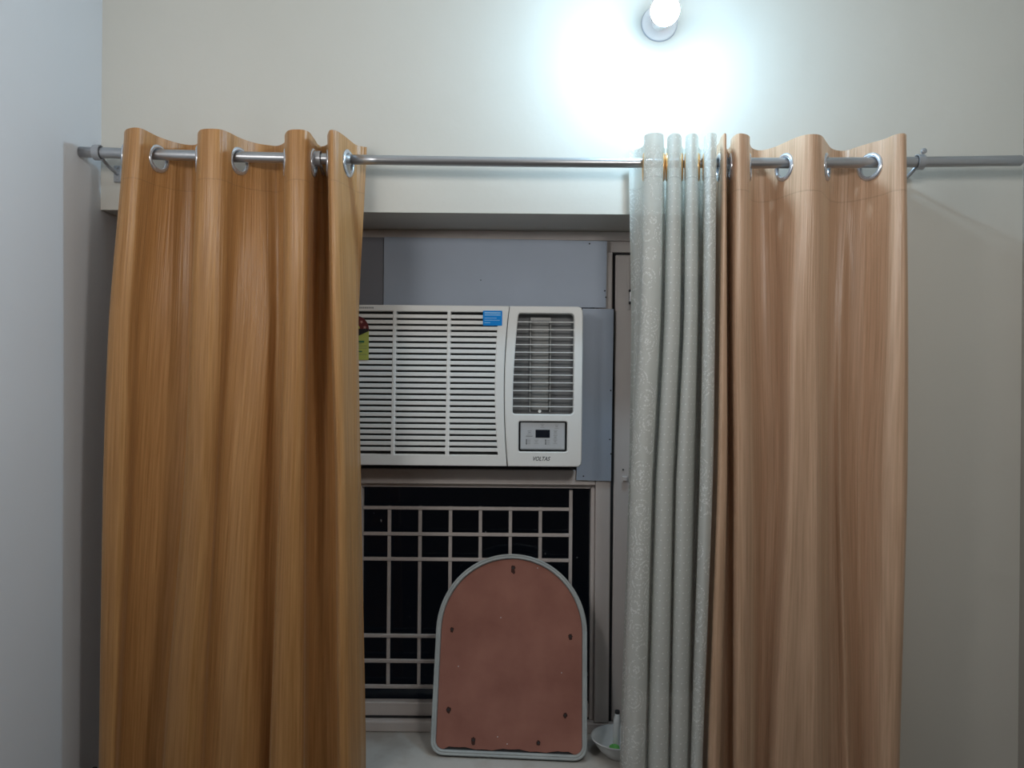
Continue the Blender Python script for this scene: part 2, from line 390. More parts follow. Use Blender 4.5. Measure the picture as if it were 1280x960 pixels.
# hinge and catch on the casement beside the sheer curtain
hx = SX(787,YF)
h = wpart('hinge', add_tube(bmesh.new(), [(hx,YF-.003,SZ(378,YF)),(hx,YF-.003,SZ(362,YF))], .0035, 10), M['steel'], 'small steel hinge')
wpart('hinge_leaf', box(hx-.009,hx-.001,YF+.0015,YF+.0035,SZ(386,YF),SZ(320,YF),.0005), M['frame'], None, h)
wpart('hinge_knuckle', add_tube(bmesh.new(), [(hx,YF-.003,SZ(379,YF)),(hx,YF-.003,SZ(376,YF))], .005, 10), M['dark'], None, h)
wpart('hinge_knuckle', add_tube(bmesh.new(), [(hx,YF-.003,SZ(364,YF)),(hx,YF-.003,SZ(361,YF))], .005, 10), M['dark'], None, h)
cz = SZ(597,YF)
wpart('catch', box(SX(779,YF),SX(785,YF),YF-.006,YF+.0035,cz-.006,cz+.006,.001), M['frame'])
wpart('screw', add_lathe(bmesh.new(), [(0,0),(.0022,0),(.0022,.002),(0,.002)], (SX(780,YF),YF+.0015,SZ(586,YF)), (0,1,0),10), M['dark'])
# painted filler boards nailed around the air conditioner
b1 = plate('filler_board', [[(SX(479,YF),SZ(383.5,YF)),(SX(757,YF)-.002,SZ(384,YF)),(SX(757,YF),SZ(301,YF)),(SX(479,YF),SZ(298.2,YF))]], YF-.008, .007, .0006, M['board'])
b1.parent=win; b1.matrix_parent_inverse=win.matrix_world.inverted(); b1['label']='wide blue grey board above the air conditioner'
b2 = plate('filler_board', [[(SX(721,YF),SZ(599,YF)),(SX(764.5,YF),SZ(600,YF)),(SX(766,YF),SZ(385.5,YF)),(SX(727,YF),SZ(385,YF))]], YF-.007, .006, .0006, M['board'])
b2.parent=win; b2.matrix_parent_inverse=win.matrix_world.inverted(); b2['label']='narrow upright blue grey board right of the air conditioner'
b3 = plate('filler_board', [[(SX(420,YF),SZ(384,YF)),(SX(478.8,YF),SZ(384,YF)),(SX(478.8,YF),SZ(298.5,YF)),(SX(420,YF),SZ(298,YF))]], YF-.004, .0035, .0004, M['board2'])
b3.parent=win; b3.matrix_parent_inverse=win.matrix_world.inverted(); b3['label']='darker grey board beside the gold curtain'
def nail(px,py,y0,par,r=.0022):
    wpart('nail', add_lathe(bmesh.new(), [(0,-.0008),(r,-.0004),(r,.001),(0,.001)], (SX(px,YF),y0,SZ(py,YF)), (0,1,0),10), M['dark'], None, par)
for px,py in ((735,304.5),(754.5,363),(756,371),(600,351)): nail(px,py,YF-.0082,b1,.0022 if px!=600 else .0015)
for px,py in ((730,594),(763,487),(764,566),(762.5,548)): nail(px,py,YF-.0072,b2,.002)

# ------------------------------------------------------------------ air conditioner
YA = 1.93
ac = empty('air_conditioner', (SX(568,YA),YA,SZ(583,YA)))
meta(ac, 'white window air conditioner with louvred grille, blue sticker and small control panel', 'air conditioner')
bpy.context.view_layer.update()
aci = ac.matrix_world.inverted()
def ap(o, par=None, label=None):
    o.parent = par or ac
    o.matrix_parent_inverse = aci if par is None else Matrix.Identity(4)
    if label: o['label']=label
    return o
def X_(px): return SX(px,YA)
def Z_(py): return SZ(py,YA)
ap(obj('body', box(X_(414),X_(724),YA+.045,YA+.36,Z_(579),Z_(386),.003), M['acdark']), label='dark casing passing through the window')
def curvepts(f, y0, y1, n=14): return [(f(y0+(y1-y0)*i/n), y0+(y1-y0)*i/n) for i in range(n+1)]
def seam(py): t=(py-482)/100; return 630.2+6*t*t if py<482 else 630.2+4.8*t*t
def lp(pts): return [(X_(a),Z_(b)) for a,b in pts]
outerL = lp([(411,389),(413,384.5),(418,382.5)] + curvepts(lambda y: seam(y)-.45, 382.5, 583) + [(418,583),(412,581.5),(410,577)])
def gr_r(py): t=(py-478)/88; return 618.3+4.5*t*t
holes=[]
for a,b in ((426,490.2),(494.8,558.3)):
    holes.append(lp([(a,390.3),(b,390.3),(b-1.2,569),(a-1,569)]))
holes.append(lp([(562.9,390.3)] + curvepts(gr_r,390.3,569) + [(561.7,569)]))
ap(plate('front_grille', [outerL]+holes, YA, .03, .002, M['ac']), label='white louvred intake grille')
ap(obj('filter', box(X_(420),X_(626),YA+.032,YA+.036,Z_(573),Z_(386)), M['acdark']))
# slats
slme=None
for i in range(26):
    py = 389.0 + 7.23*i
    if i==0 or i==25: continue
    rx = gr_r(py)+1
    bm = bmesh.new(); x0,x1 = X_(425),X_(rx); z=Z_(py)
    prof = [(YA+.0018,z+.0045),(YA+.0008,z+.0036),(YA+.0008,z-.0042),(YA+.0030,z-.0052),(YA+.020,z-.0005),(YA+.020,z+.0010)]
    prof = [(y_,z_) for y_,z_ in prof]
    a=[bm.verts.new((x0,y_,z_)) for y_,z_ in prof]; b=[bm.verts.new((x1,y_,z_)) for y_,z_ in prof]
    n=len(prof)
    for k in range(n): bm.faces.new((a[k],a[(k+1)%n],b[(k+1)%n],b[k]))
    bm.faces.new(a); bm.faces.new(b); bmesh.ops.recalc_face_normals(bm, faces=bm.faces)
    ap(obj('slat', bm, M['ac']))
# right fascia
outR = lp([(635.9+.4,382.5)]) 
outR = lp(list(reversed(curvepts(lambda y: seam(y)+.45, 382.5, 583))) + [(722,382.5),(726,384),(727.6,388)] + curvepts(lambda y: 727.6-.9*((y-480)/100)**2*0+0.4, 395,575,2) + [(727,580),(724,583)])
def outl(py): t=(517-py)/125; return 641.2+7.8*max(0,t-.12)**1.8
def roundh(l0,l1,r,yt,yb,rad=4.5):
    pts=[]
    for k in range(6):
        a=math.radians(90*k/5); pts.append((r-rad+rad*math.cos(a), yt+rad-rad*math.sin(a)))
    a_=[]
    for k in range(4):
        a=math.radians(90+90*k/3); a_.append((outl(yt)+2.5+2.5*math.cos(a), yt+2.5-2.5*math.sin(a)))
    pts += a_
    pts += [(outl(y),y) for y in [yt+6+(yb-yt-12)*i/10 for i in range(11)]]
    for k in range(4):
        a=math.radians(180+90*k/3); pts.append((outl(yb)+2.5+2.5*math.cos(a), yb-2.5-2.5*math.sin(a)))
    for k in range(6):
        a=math.radians(270+90*k/5); pts.append((r-rad+rad*math.cos(a), yb-rad-rad*math.sin(a)))
    return pts
oh = roundh(0,0,717,391.5,517.5)
ch = [(x,z) for x,z in rrect(X_(648.8),X_(709.5),Z_(564.5),Z_(526.5),.005)]
ap(plate('front_fascia', [outR, lp(oh), ch], YA-.001, .032, .0025, M['ac']), label='white fascia with air outlet and controls')
# outlet
ap(obj('outlet_cavity', box(X_(637),X_(722),YA+.034,YA+.038,Z_(520),Z_(388)), M['acgrey']))
for py in (402,411.5,421,430.4,440,449.4,458.8,468.4,478,488.2,498,508):
    bm=bmesh.new(); add_box(bm, X_(outl(py)-.8),X_(717.5),YA+.004,YA+.010,Z_(py)-.0010,Z_(py)+.0010,.0003)
    ap(obj('blade', bm, M['ac']))
for px,wd in ((663,.0022),(688,.0022)):
    bm=bmesh.new(); add_box(bm, X_(px)-wd/2,X_(px)+wd/2,YA+.018,YA+.032,Z_(515),Z_(396),.0003)
    ap(obj('vertical_vane', bm, M['vane']))
ap(obj('vane_panel', box(X_(664.5),X_(686.5),YA+.030,YA+.0325,Z_(513),Z_(396)), M['vanepanel']))
ap(obj('vane_link', box(X_(663),X_(688),YA+.016,YA+.0175,Z_(400),Z_(396)), M['vane']))
ap(obj('vane_knob', add_lathe(bmesh.new(),[(0,0),(.004,0),(.004,.006),(0,.006)],(X_(675),YA+.012,Z_(514)),(0,1,0),12), M['ac']))
# controls
cp = ap(plate('control_panel', [[(x,z) for x,z in rrect(X_(651),X_(707),Z_(562),Z_(528),.002)]], YA+.006, .004, .0005, M['edge']), label='recessed grey control panel')
ap(plate('control_plate', [[(x,z) for x,z in rrect(X_(651.8),X_(706.2),Z_(560.6),Z_(528.6),.0015)]], YA+.0050, .0009, .0002, M['panel']), cp)
yc = YA+.0049
def mark(x0,x1,y0,y1,m,name='print_mark',dy=0.0):
    ap(obj(name, box(X_(x0),X_(x1),yc-.0004-dy,yc-dy,Z_(y1),Z_(y0)), m), cp)
mark(670,688,537,547,M['lcd'],'display')
for i in range(3):
    mark(658,659.6,549.3+2.3*i,550.9+2.3*i,M['ink'],'indicator'); mark(660.5,663.8,549.8+2.3*i,550.4+2.3*i,M['inkl'])
    mark(682,683.6,549.3+2.3*i,550.9+2.3*i,M['ink'],'indicator'); mark(684.5,688,549.8+2.3*i,550.4+2.3*i,M['inkl'])
for x0,y0 in ((676,529.8),(660,538.2),(694,530.5),(692.3,537.5),(692.3,544),(692.3,549.8),(668.5,550)):
    ww,hh = 5,4.2
    mark(x0,x0+ww,y0,y0+.45,M['inkl'],'button'); mark(x0,x0+ww,y0+hh,y0+hh+.45,M['inkl'],'button'); mark(x0+1,x0+ww-1,y0+1.7,y0+2.6,M['inkl'],'button')
mark(658,666.5,544.8,545.4,M['ink'])
tm = text_mesh('VOLTAS', .0145, .35, .0003)
for v in tm.vertices: v.co.x*=.82; v.co += Vector((X_(676.8),YA-.0012,Z_(573.3)))
ap(link('logo', tm, M['ink']), label='dark slanted maker lettering')
# small grey print at the top left, half hidden by the curtain
for k in range(9):
    ap(obj('print_mark', box(X_(446+2.3*k),X_(447.7+2.3*k),YA-.0003,YA-.00005,Z_(387.2),Z_(385.2)), M['inkl']))
# blue sticker
st = ap(plate('sticker', [rrect(X_(603),X_(627),Z_(407.3),Z_(388.6),.0015)], YA-.0012, .0010, .0001, M['blue']), label='blue rectangular sticker')
for y0,x1,h_ in ((390.6,625,1.6),(393.4,625,1.2),(397.6,620,.7),(400.2,624,.7),(403.4,612,.6)):
    ap(obj('print_mark', box(X_(605),X_(x1),YA-.0015,YA-.0012,Z_(y0+h_),Z_(y0)), M['bluel']), st)
# energy label
ey=YA-.0011
el = ap(plate('energy_label', [lp([(430,416),(457,416),(460.6,413.5),(460.6,451.5),(430,451.5)])], ey, .0009, .0001, M['yel']), label='yellow green energy label with maroon star dial')
cx,cy,rr = 443.5,413.5,17.2
dial=[(cx+rr*math.cos(math.radians(a)), cy-rr*math.sin(math.radians(a))) for a in range(-6,187,8)]
dial += [(cx-8,cy+8),(cx+2,cy+8.5)]
ap(plate('dial', [lp(dial)], ey-.0008, .0007, .0001, M['mar']), el)
ap(plate('dial_band', [lp([(cx-17,cy+.5),(cx+16.8,cy-1),(cx+16,cy+2.5),(cx+3,cy+8.5),(cx-10,cy+8)])], ey-.0011, .0002, 0, M['black']), el)
ap(plate('dial_hub', [lp([(cx+6*math.cos(math.radians(a)),cy-1-6*math.sin(math.radians(a))) for a in range(0,181,20)])], ey-.0012, .0003, 0, M['yel']), el)
for a in (12,50,90,130,168):
    sx,sy = cx+12.3*math.cos(math.radians(a)), cy-12.3*math.sin(math.radians(a))
    pts=[(sx+(2.3 if k%2==0 else 1)*math.cos(math.radians(a+36*k)), sy-(2.3 if k%2==0 else 1)*math.sin(math.radians(a+36*k))) for k in range(10)]
    ap(plate('star', [lp(pts)], ey-.0013, .0004, 0, M['star']), el)
for y0,x1,h_,mm in ((427.5,455,2.6,M['green']),(431.2,452,.6,M['ink']),(434,459,.4,M['ink']),(436.6,459,.4,M['ink']),(440.3,452.5,1.6,M['green']),(444.5,458,.4,M['ink'])):
    ap(obj('print_mark', box(X_(440),X_(x1),ey-.0003,ey-.00005,Z_(y0+h_),Z_(y0)), mm), el)

# ------------------------------------------------------------------ arched board leaning on the sill
pL = PX(537.5,945,1.0)-Vector((0,0,CZ)); pR = PX(734,953.5,1.0)-Vector((0,0,CZ))
def on_sill(px,py):
    d = PX(px,py,1.0)-Vector((0,0,CZ)); k = (ZS-CZ)/d.z
    return Vector((d.x*k, d.y*k, ZS))
A = on_sill(537.5,945); B = on_sill(734,953.5)
Wd = (B-A).length; ex = (B-A).normalized(); mid=(A+B)/2
top = PX(641.5,694.5, 2.005)
ez = (top-mid); ez = (ez - ex*ez.dot(ex)); lean = (top-mid).dot(ex)
Ht = ez.length; ez.normalize(); ey_ = ez.cross(ex)
mt = Matrix((( ex.x,ey_.x,ez.x,mid.x),(ex.y,ey_.y,ez.y,mid.y),(ex.z,ey_.z,ez.z,mid.z+.004),(0,0,0,1)))
arch = empty('arched_board', mtx=mt)
meta(arch, 'arch-topped reddish brown hardboard in a pale grey rim, leaning on the sill', 'mirror')
sk = lean/Ht*0.9
R = Wd/2; hs = Ht-R
path=[]
rc=.032
for k in range(7):
    a=math.radians(180+90*k/6); path.append((-R+rc+rc*math.cos(a), rc+rc*math.sin(a)))
for k in range(7):
    a=math.radians(270+90*k/6); path.append((R-rc+rc*math.cos(a), rc+rc*math.sin(a)))
for k in range(1,6): path.append((R, rc+(hs-rc)*k/6))
for k in range(41):
    a=math.radians(180*k/40); path.append((R*math.cos(a), hs+R*math.sin(a)))
for k in range(1,6): path.append((-R, hs-(hs-rc)*k/6))
def skew(x,z): return (x+sk*z, z)
path=[skew(*p) for p in path]
n=len(path); nrm=[]
for i in range(n):
    a=Vector(path[(i-1)%n]); b=Vector(path[(i+1)%n]); d=(b-a).normalized(); nrm.append(Vector((d.y,-d.x)))
def sweep(prof):
    bm=bmesh.new(); rings=[]
    for (x,z),nn in zip(path,nrm):
        rings.append([bm.verts.new((x+nn.x*p, q, z+nn.y*p)) for p,q in prof])
    m_=len(prof)
    for i in range(n):
        a=rings[i]; b=rings[(i+1)%n]
        for k in range(m_): bm.faces.new((a[k],a[(k+1)%m_],b[(k+1)%m_],b[k]))
    bmesh.ops.recalc_face_normals(bm, faces=bm.faces); return bm
obj('rim', sweep([(-.0125,-.002),(-.0105,-.0055),(-.0075,-.006),(-.0062,-.0042),(-.0048,-.0065),(-.001,-.007),(.0,-.005),(.0,.012),(-.0125,.012)]), M['rim'], arch, True)
inner=[(x+nn.x*-.013,z+nn.y*-.013) for (x,z),nn in zip(path,nrm)]
random.seed(3)
inn=[]
for i,(x,z) in enumerate(inner):
    if z<.035 and abs(x)<R-.04: pass
    inn.append((x,z))
# wavy lower edge
lowL=[p for p in inn]
seg=[]
k0=6; k1=7
bot=[(inn[6][0]+(inn[7][0]-inn[6][0])*t/24, inn[6][1]+.004+.0022*math.sin(t*.62)+.0012*math.sin(t*1.9)) for t in range(1,24)]
face = inn[:7]+bot+inn[7:]
hb = plate('hardboard', [face], .001, .003, .0003, M['hard'], arch)
obj('shade_backing', sweep([(-.0118,.0045),(-.0118,.0075),(-.05,.0075),(-.05,.0045)]), M['dark'], arch)  # dark sheet added as the shade in the gap below the board
# nail pits with rust smudges
inv = mt.inverted()
def to_face(px,py):
    o_=Vector((0,0,CZ)); d=PX(px,py,1.0)-o_
    lo=inv@o_; ld=inv.to_3x3()@d; k=(.001-lo.y)/ld.y; q=lo+ld*k; return q.x,q.z
for i,(px,py,r,tail) in enumerate(((641.5,710,.006,.010),(565,787,.0055,.002),(713,795.5,.006,.002),(560.5,887,.0065,.003),(706.5,894,.0055,.001),(591.5,925,.006,.006),(673,928.5,.0055,.0)) ):
    x,z=to_face(px,py); rnd=random.Random(i+20); pts=[]
    for k in range(18):
        a=2*PI*k/18; rr_=r*1.15*(.75+.35*rnd.random())*(1+(tail/r*.7 if math.sin(a)<-.75 else 0)); pts.append((x+rr_*.85*math.cos(a), z+rr_*math.sin(a)))
    ho=plate('rust_pit', [pts], .0004, .0004, 0, M['rust'] if 'rust' in M else M.setdefault('rust',mat('rust_stain',(.05,.018,.012),.9)), arch)
    pts=[(x+r*.5*math.cos(2*PI*k/10), z+r*.5*math.sin(2*PI*k/10)) for k in range(10)]
    plate('nail_hole', [pts], .0001, .0003, 0, M['dark'], ho)
for px,py in ((626,772),(573,833),(702,841),(622,921),(634,930),(672,710)):
    x,z=to_face(px,py); plate('paint_speck', [[(x+.0013*math.cos(a),z+.0013*math.sin(a)) for a in (0,1,2,3,4,5)]], .0003,.0005,0,M['bowl'],arch)

# ------------------------------------------------------------------ bowl and its contents
bc = Vector((SX(778,1.90),1.90,ZS))
bowl = empty('bowl', bc)
meta(bowl, 'small white bowl on the window sill, partly behind the sheer curtain', 'bowl')
prof=[(0,.002),(.030,.002),(.031,0),(.034,0),(.036,.004),(.050,.016),(.062,.032),(.068,.043),(.0705,.044),(.0705,.0455),(.067,.0455),(.060,.033),(.048,.018),(.034,.008),(0,.0065)]
obj('bowl_body', add_lathe(bmesh.new(), prof, (0,0,0), (0,0,1), 40), M['bowl'], bowl, True)
g = empty('scrubber', (SX(772,1.885),1.885,ZS+.024))
meta(g, 'small green scrubber lying in the white bowl', 'scrubber')
bm=bmesh.new(); bmesh.ops.create_icosphere(bm, subdivisions=3, radius=.013)
for v in bm.verts: v.co *= 1+.12*math.sin(v.co.x*900)*math.sin(v.co.z*800); v.co.z*=.6
obj('pad', bm, M['sponge'], g, True)
tb = empty('plastic_tube', (SX(774,1.905),1.905,ZS+.014))
meta(tb, 'slim white plastic tube standing in the bowl against the curtain', 'tube')
obj('tube_body', add_lathe(bmesh.new(), [(0,0),(.008,0),(.009,.003),(.009,.070),(.0075,.078),(.006,.080),(.006,.086),(0,.086)], (0,0,0),(0.03,0.0,1),20), M['bowl'], tb, True)
obj('cap', add_lathe(bmesh.new(), [(0,.0862),(.0060,.0862),(.0060,.093),(.005,.094),(0,.094)], (0,0,0),(0.03,0,1),16), M['dark'], tb, True)

# ------------------------------------------------------------------ curtain rod with brackets
YR=1.72
rod = empty('curtain_rod', (0.1,YR,CZ+.508))
meta(rod, 'long brushed steel curtain rod spanning above the window', 'curtain rod')
def rodz(x):
    t=(x-.10)/1.05; return CZ+.497+.0135*t*t
def rpt(x): return Vector((x-.1,0,rodz(x)-(CZ+.508)))
xa,xb_,xc,xd = XL+.002, SX(640,YR), SX(905,YR), SX(1273,YR)
def seg_pts(a,b,n=14): return [rpt(a+(b-a)*i/n) for i in range(n+1)]
obj('outer_tube', add_tube(bmesh.new(), seg_pts(xa,SX(436,YR)), .0120, 20), M['steel'], rod, True)
obj('inner_tube', add_tube(bmesh.new(), seg_pts(SX(437,YR),SX(900,YR)), .0108, 20), M['steel'], rod, True)
pp=seg_pts(SX(901,YR),xd); obj('outer_tube', add_tube(bmesh.new(), pp+[pp[-1]+Vector((.002,0,0)),pp[-1]+Vector((.004,0,0))], [.0118]*len(pp)+[.0108,.008], 20), M['steel'], rod, True)
def bracket(px, label, screw=False):
    x=SX(px,YR); z=rodz(x)
    br = empty('rod_bracket', (x,YW-.002,z-.018))
    meta(br, label, 'bracket', 'brackets holding the curtain rod')
    bm=bmesh.new()
    pts=[]; r=.0148
    for k in range(21):
        a=math.radians(-60-260*k/20+0); pts.append(Vector((0, YR-(YW-.002)+r*math.cos(a), .018+r*math.sin(a))))
    # flat strap curled round the rod
    w_=.0075; th=.0022; rings=[]
    c0=Vector((0,YR-(YW-.002),.018))
    for p in pts:
        d=(p-c0).normalized()
        rings.append([bm.verts.new(p+Vector((-w_,0,0))),bm.verts.new(p+Vector((w_,0,0))),bm.verts.new(p+Vector((w_,0,0))+d*th),bm.verts.new(p+Vector((-w_,0,0))+d*th)])
    for a,b in zip(rings,rings[1:]):
        for k in range(4): bm.faces.new((a[k],a[(k+1)%4],b[(k+1)%4],b[k]))
    bm.faces.new(rings[0]); bm.faces.new(rings[-1]); bmesh.ops.recalc_face_normals(bm, faces=bm.faces)
    obj('clip', bm, M['bracket'], br, False)
    bm=add_tube(bmesh.new(), [(0,YR-YW+.018,.010),(0,YR-YW+.05,.0),(0,-.004,-.006)], .0042, 12)
    obj('arm', bm, M['bracket'], br, True)
    obj('wall_plate', box(-.009,.009,-.004,.0015,-.026,.014,.0015), M['bracket'], br)
    for dz in (-.018,.008):
        obj('screw', add_lathe(bmesh.new(), [(0,-.0062),(.0025,-.0058),(.003,-.004),(0,-.004)], (0,0,dz),(0,1,0),10), M['steel'], br)
    if screw:
      bm=add_lathe(bmesh.new(), [(0,0),(.0055,0),(.0062,.002),(.0062,.006),(.004,.007),(0,.007)], (0.002,YR-(YW-.002)-.010,.018+.0205),(0,-1,0),16)
      obj('thumb_screw', bm, M['bracket'], br, True)
    return br
bracket(120,'pale bracket clip on the left end of the curtain rod')
bracket(1147,'grey bracket with round screw on the rod, right of the peach curtain', True)
bracket(395,'curtain rod bracket hidden among the folds of the left gold curtain')

# ------------------------------------------------------------------ curtains
def cat(p0,p1,p2,p3,t):
    return 0.5*((2*p1)+(-p0+p2)*t+(2*p0-5*p1+4*p2-p3)*t*t+(-p0+3*p1-3*p2+p3)*t**3)
def curtain(name, levels, keys, ztop, zbot, label, category, material, ringmat, sub, seed, wr=.0016, eyelets=True):
    """keys[i] = one (px, depth) per level; levels = image rows at which they hold"""
    rnd=random.Random(seed); nk=len(keys)
    # world XY of every key at every level
    K=[]
    zl=[SZ(py,1.71) for py in levels]
    for k in keys:
        K.append([(PX(px,py,Y).x, Y) for (px,Y),py in zip(k,levels)])
    def row(z):
        # blend levels (smooth)
        if z>=zl[0]: w0,w1,t=0,0,0
        elif z<=zl[-1]: w0=w1=len(zl)-1; t=0
        else:
            for j in range(len(zl)-1):
                if zl[j]>=z>=zl[j+1]: w0,w1=j,j+1; t=(zl[j]-z)/(zl[j]-zl[j+1]); break
        pts=[]
        for k in K:
            if w0==w1: pts.append(Vector(k[w0]))
            else:
                a=k[max(w0-1,0)]; b=k[w0]; c=k[w1]; d=k[min(w1+1,len(zl)-1)]
                # slopes limited: monotone-ish blend between catmull and linear
                pts.append(Vector([0.5*cat(a[i],b[i],c[i],d[i],t)+0.5*(b[i]+(c[i]-b[i])*t) for i in (0,1)]))
        out=[]
        for i in range(nk-1):
            p0=pts[max(i-1,0)];p1=pts[i];p2=pts[i+1];p3=pts[min(i+2,nk-1)]
            for s in range(sub): out.append(cat(p0,p1,p2,p3,s/sub))
        out.append(pts[-1]); return out
    zs=[]; z=ztop
    while z>ztop-.115: zs.append(z); z-=.0035
    while z>zbot: zs.append(z); z-=.018
    zs.append(zbot)
    rows=[row(z) for z in zs]
    top=rows[12]; S=[0]
    for a,b in zip(top,top[1:]): S.append(S[-1]+(b-a).length)
    # eyelets: crossings of the rod line
    rings=[]
    if eyelets:
        for i in range(len(top)-1):
            a,b=top[i],top[i+1]
            if (a.y-YR)*(b.y-YR)<=0 and a.y!=b.y:
                t=(YR-a.y)/(b.y-a.y); p=a.lerp(b,t); s=S[i]+(S[i+1]-S[i])*t
                if s<.022 or S[-1]-s<.022: continue
                i0=max(0,i-3*sub//4); i1=min(len(top)-1,i+1+3*sub//4)
                d=(top[i1]-top[i0]).normalized()
                rings.append((Vector((p.x,YR,rodz(p.x)-.0095)), Vector((-d.y,d.x,0)), s))
    W=[(rnd.uniform(20,90),rnd.uniform(0,6.28),rnd.uniform(-1.2,1.2)) for _ in range(6)]
    bm=bmesh.new(); uvl=bm.loops.layers.uv.new('UVMap'); grid=[]
    for z,r in zip(zs,rows):
        f=min(1,max(0,(ztop-.1-z)/.5)); line=[]
        for i,p in enumerate(r):
            a=r[max(i-1,0)]; b=r[min(i+1,len(r)-1)]; d=(b-a)
            if d.length<1e-7: d=Vector((1,0))
            d.normalize()
            h=sum(math.sin(S[i]*k+ph+z*sl*3) for k,ph,sl in W)/6*wr*(.35+f*1.6)
            line.append(bm.verts.new((p.x-d.y*h,p.y+d.x*h,z)))
        grid.append(line)
    fr=0
    for j in range(len(zs)-1):
        for i in range(len(top)-1):
            if j<34:
                c=(grid[j][i].co+grid[j+1][i+1].co)/2; hit=False
                for rc_,nn,s in rings:
                    if abs((S[i]+S[i+1])/2-s)<.035 and (c-rc_).length<.0262: hit=True; break
                if hit: continue
            f=bm.faces.new((grid[j][i],grid[j+1][i],grid[j+1][i+1],grid[j][i+1]))
            for lpv,(ii,jj) in zip(f.loops,((i,j),(i,j+1),(i+1,j+1),(i+1,j))): lpv[uvl].uv=(S[ii],zs[jj])
    org=Vector((top[len(top)//2].x,YR,zbot))
    root=empty(name, org)
    meta(root,label,category)
    bmesh.ops.translate(bm, vec=-org, verts=bm.verts)
    obj('fabric', bm, material(S,sub) if callable(material) else material, root, True)
    for c,nn,s in rings:
        bm=bmesh.new()
        add_lathe(bm, [(.0218,-.0028),(.0235,-.0040),(.0275,-.0038),(.0308,-.0020),(.0315,0),(.0308,.0020),(.0275,.0038),(.0235,.0040),(.0218,.0028)], c-org, nn, 36, closed=True)
        obj('eyelet', bm, ringmat, root, True)
    return root

LV=[165,400,600,960]
T=lambda *a: list(a)
K1=[T((164,1.745),(150,1.745),(140,1.74),(136,1.735)),T((156,1.70),(138,1.70),(131,1.70),(124,1.70)),T((160,1.665),(141,1.67),(133,1.67),(126,1.675)),
T((176,1.66),(160,1.665),(155,1.67),(142,1.675)),T((200,1.72),(180,1.71),(170,1.71),(152,1.72)),T((225,1.765),(215,1.755),(200,1.755),(180,1.755)),
T((243,1.775),(238,1.765),(228,1.765),(198,1.765)),T((249,1.745),(243,1.74),(234,1.74),(206,1.74)),T((247,1.70),(238,1.70),(231,1.70),(204,1.70)),
T((252,1.665),(243,1.67),(236,1.675),(209,1.68)),T((270,1.66),(262,1.665),(255,1.67),(232,1.672)),T((283,1.675),(278,1.68),(270,1.69),(250,1.69)),
T((300,1.72),(290,1.715),(277,1.715),(259,1.72)),T((318,1.755),(315,1.735),(298,1.71),(275,1.705)),T((335,1.772),(335,1.745),(320,1.715),(305,1.70)),
T((348,1.775),(347,1.76),(340,1.75),(328,1.73)),T((357,1.74),(355,1.74),(352,1.745),(338,1.745)),T((356,1.70),(354,1.70),(349,1.70),(336,1.70)),
T((361,1.665),(359,1.67),(353,1.675),(341,1.68)),T((376,1.66),(374,1.665),(368,1.67),(360,1.68)),T((386,1.675),(383,1.68),(380,1.685),(378,1.69)),
T((393,1.72),(387,1.72),(384,1.72),(381,1.72)),T((398,1.765),(395,1.76),(395,1.75),(390,1.745)),T((405,1.775),(408,1.765),(410,1.76),(410,1.755)),
T((411,1.745),(418,1.74),(422,1.74),(424,1.74)),T((409,1.70),(413,1.70),(419,1.70),(421,1.70)),T((412,1.662),(415,1.667),(422,1.672),(425,1.68)),
T((420,1.665),(424,1.672),(430,1.677),(435,1.685)),T((428,1.69),(433,1.698),(437,1.70),(444,1.705)),T((435,1.72),(440,1.724),(443,1.722),(449,1.724)),
T((443,1.757),(445,1.745),(447,1.74),(453,1.745)),T((450,1.772),(446,1.76),(449,1.76),(456,1.76)),T((459,1.78),(448,1.775),(451,1.77),(458,1.77))]
curtain('curtain', LV, K1, CZ+.546, .03, 'gold satin eyelet curtain left of the air conditioner', 'curtain', M['gold'], M['chrome'], 9, 1)
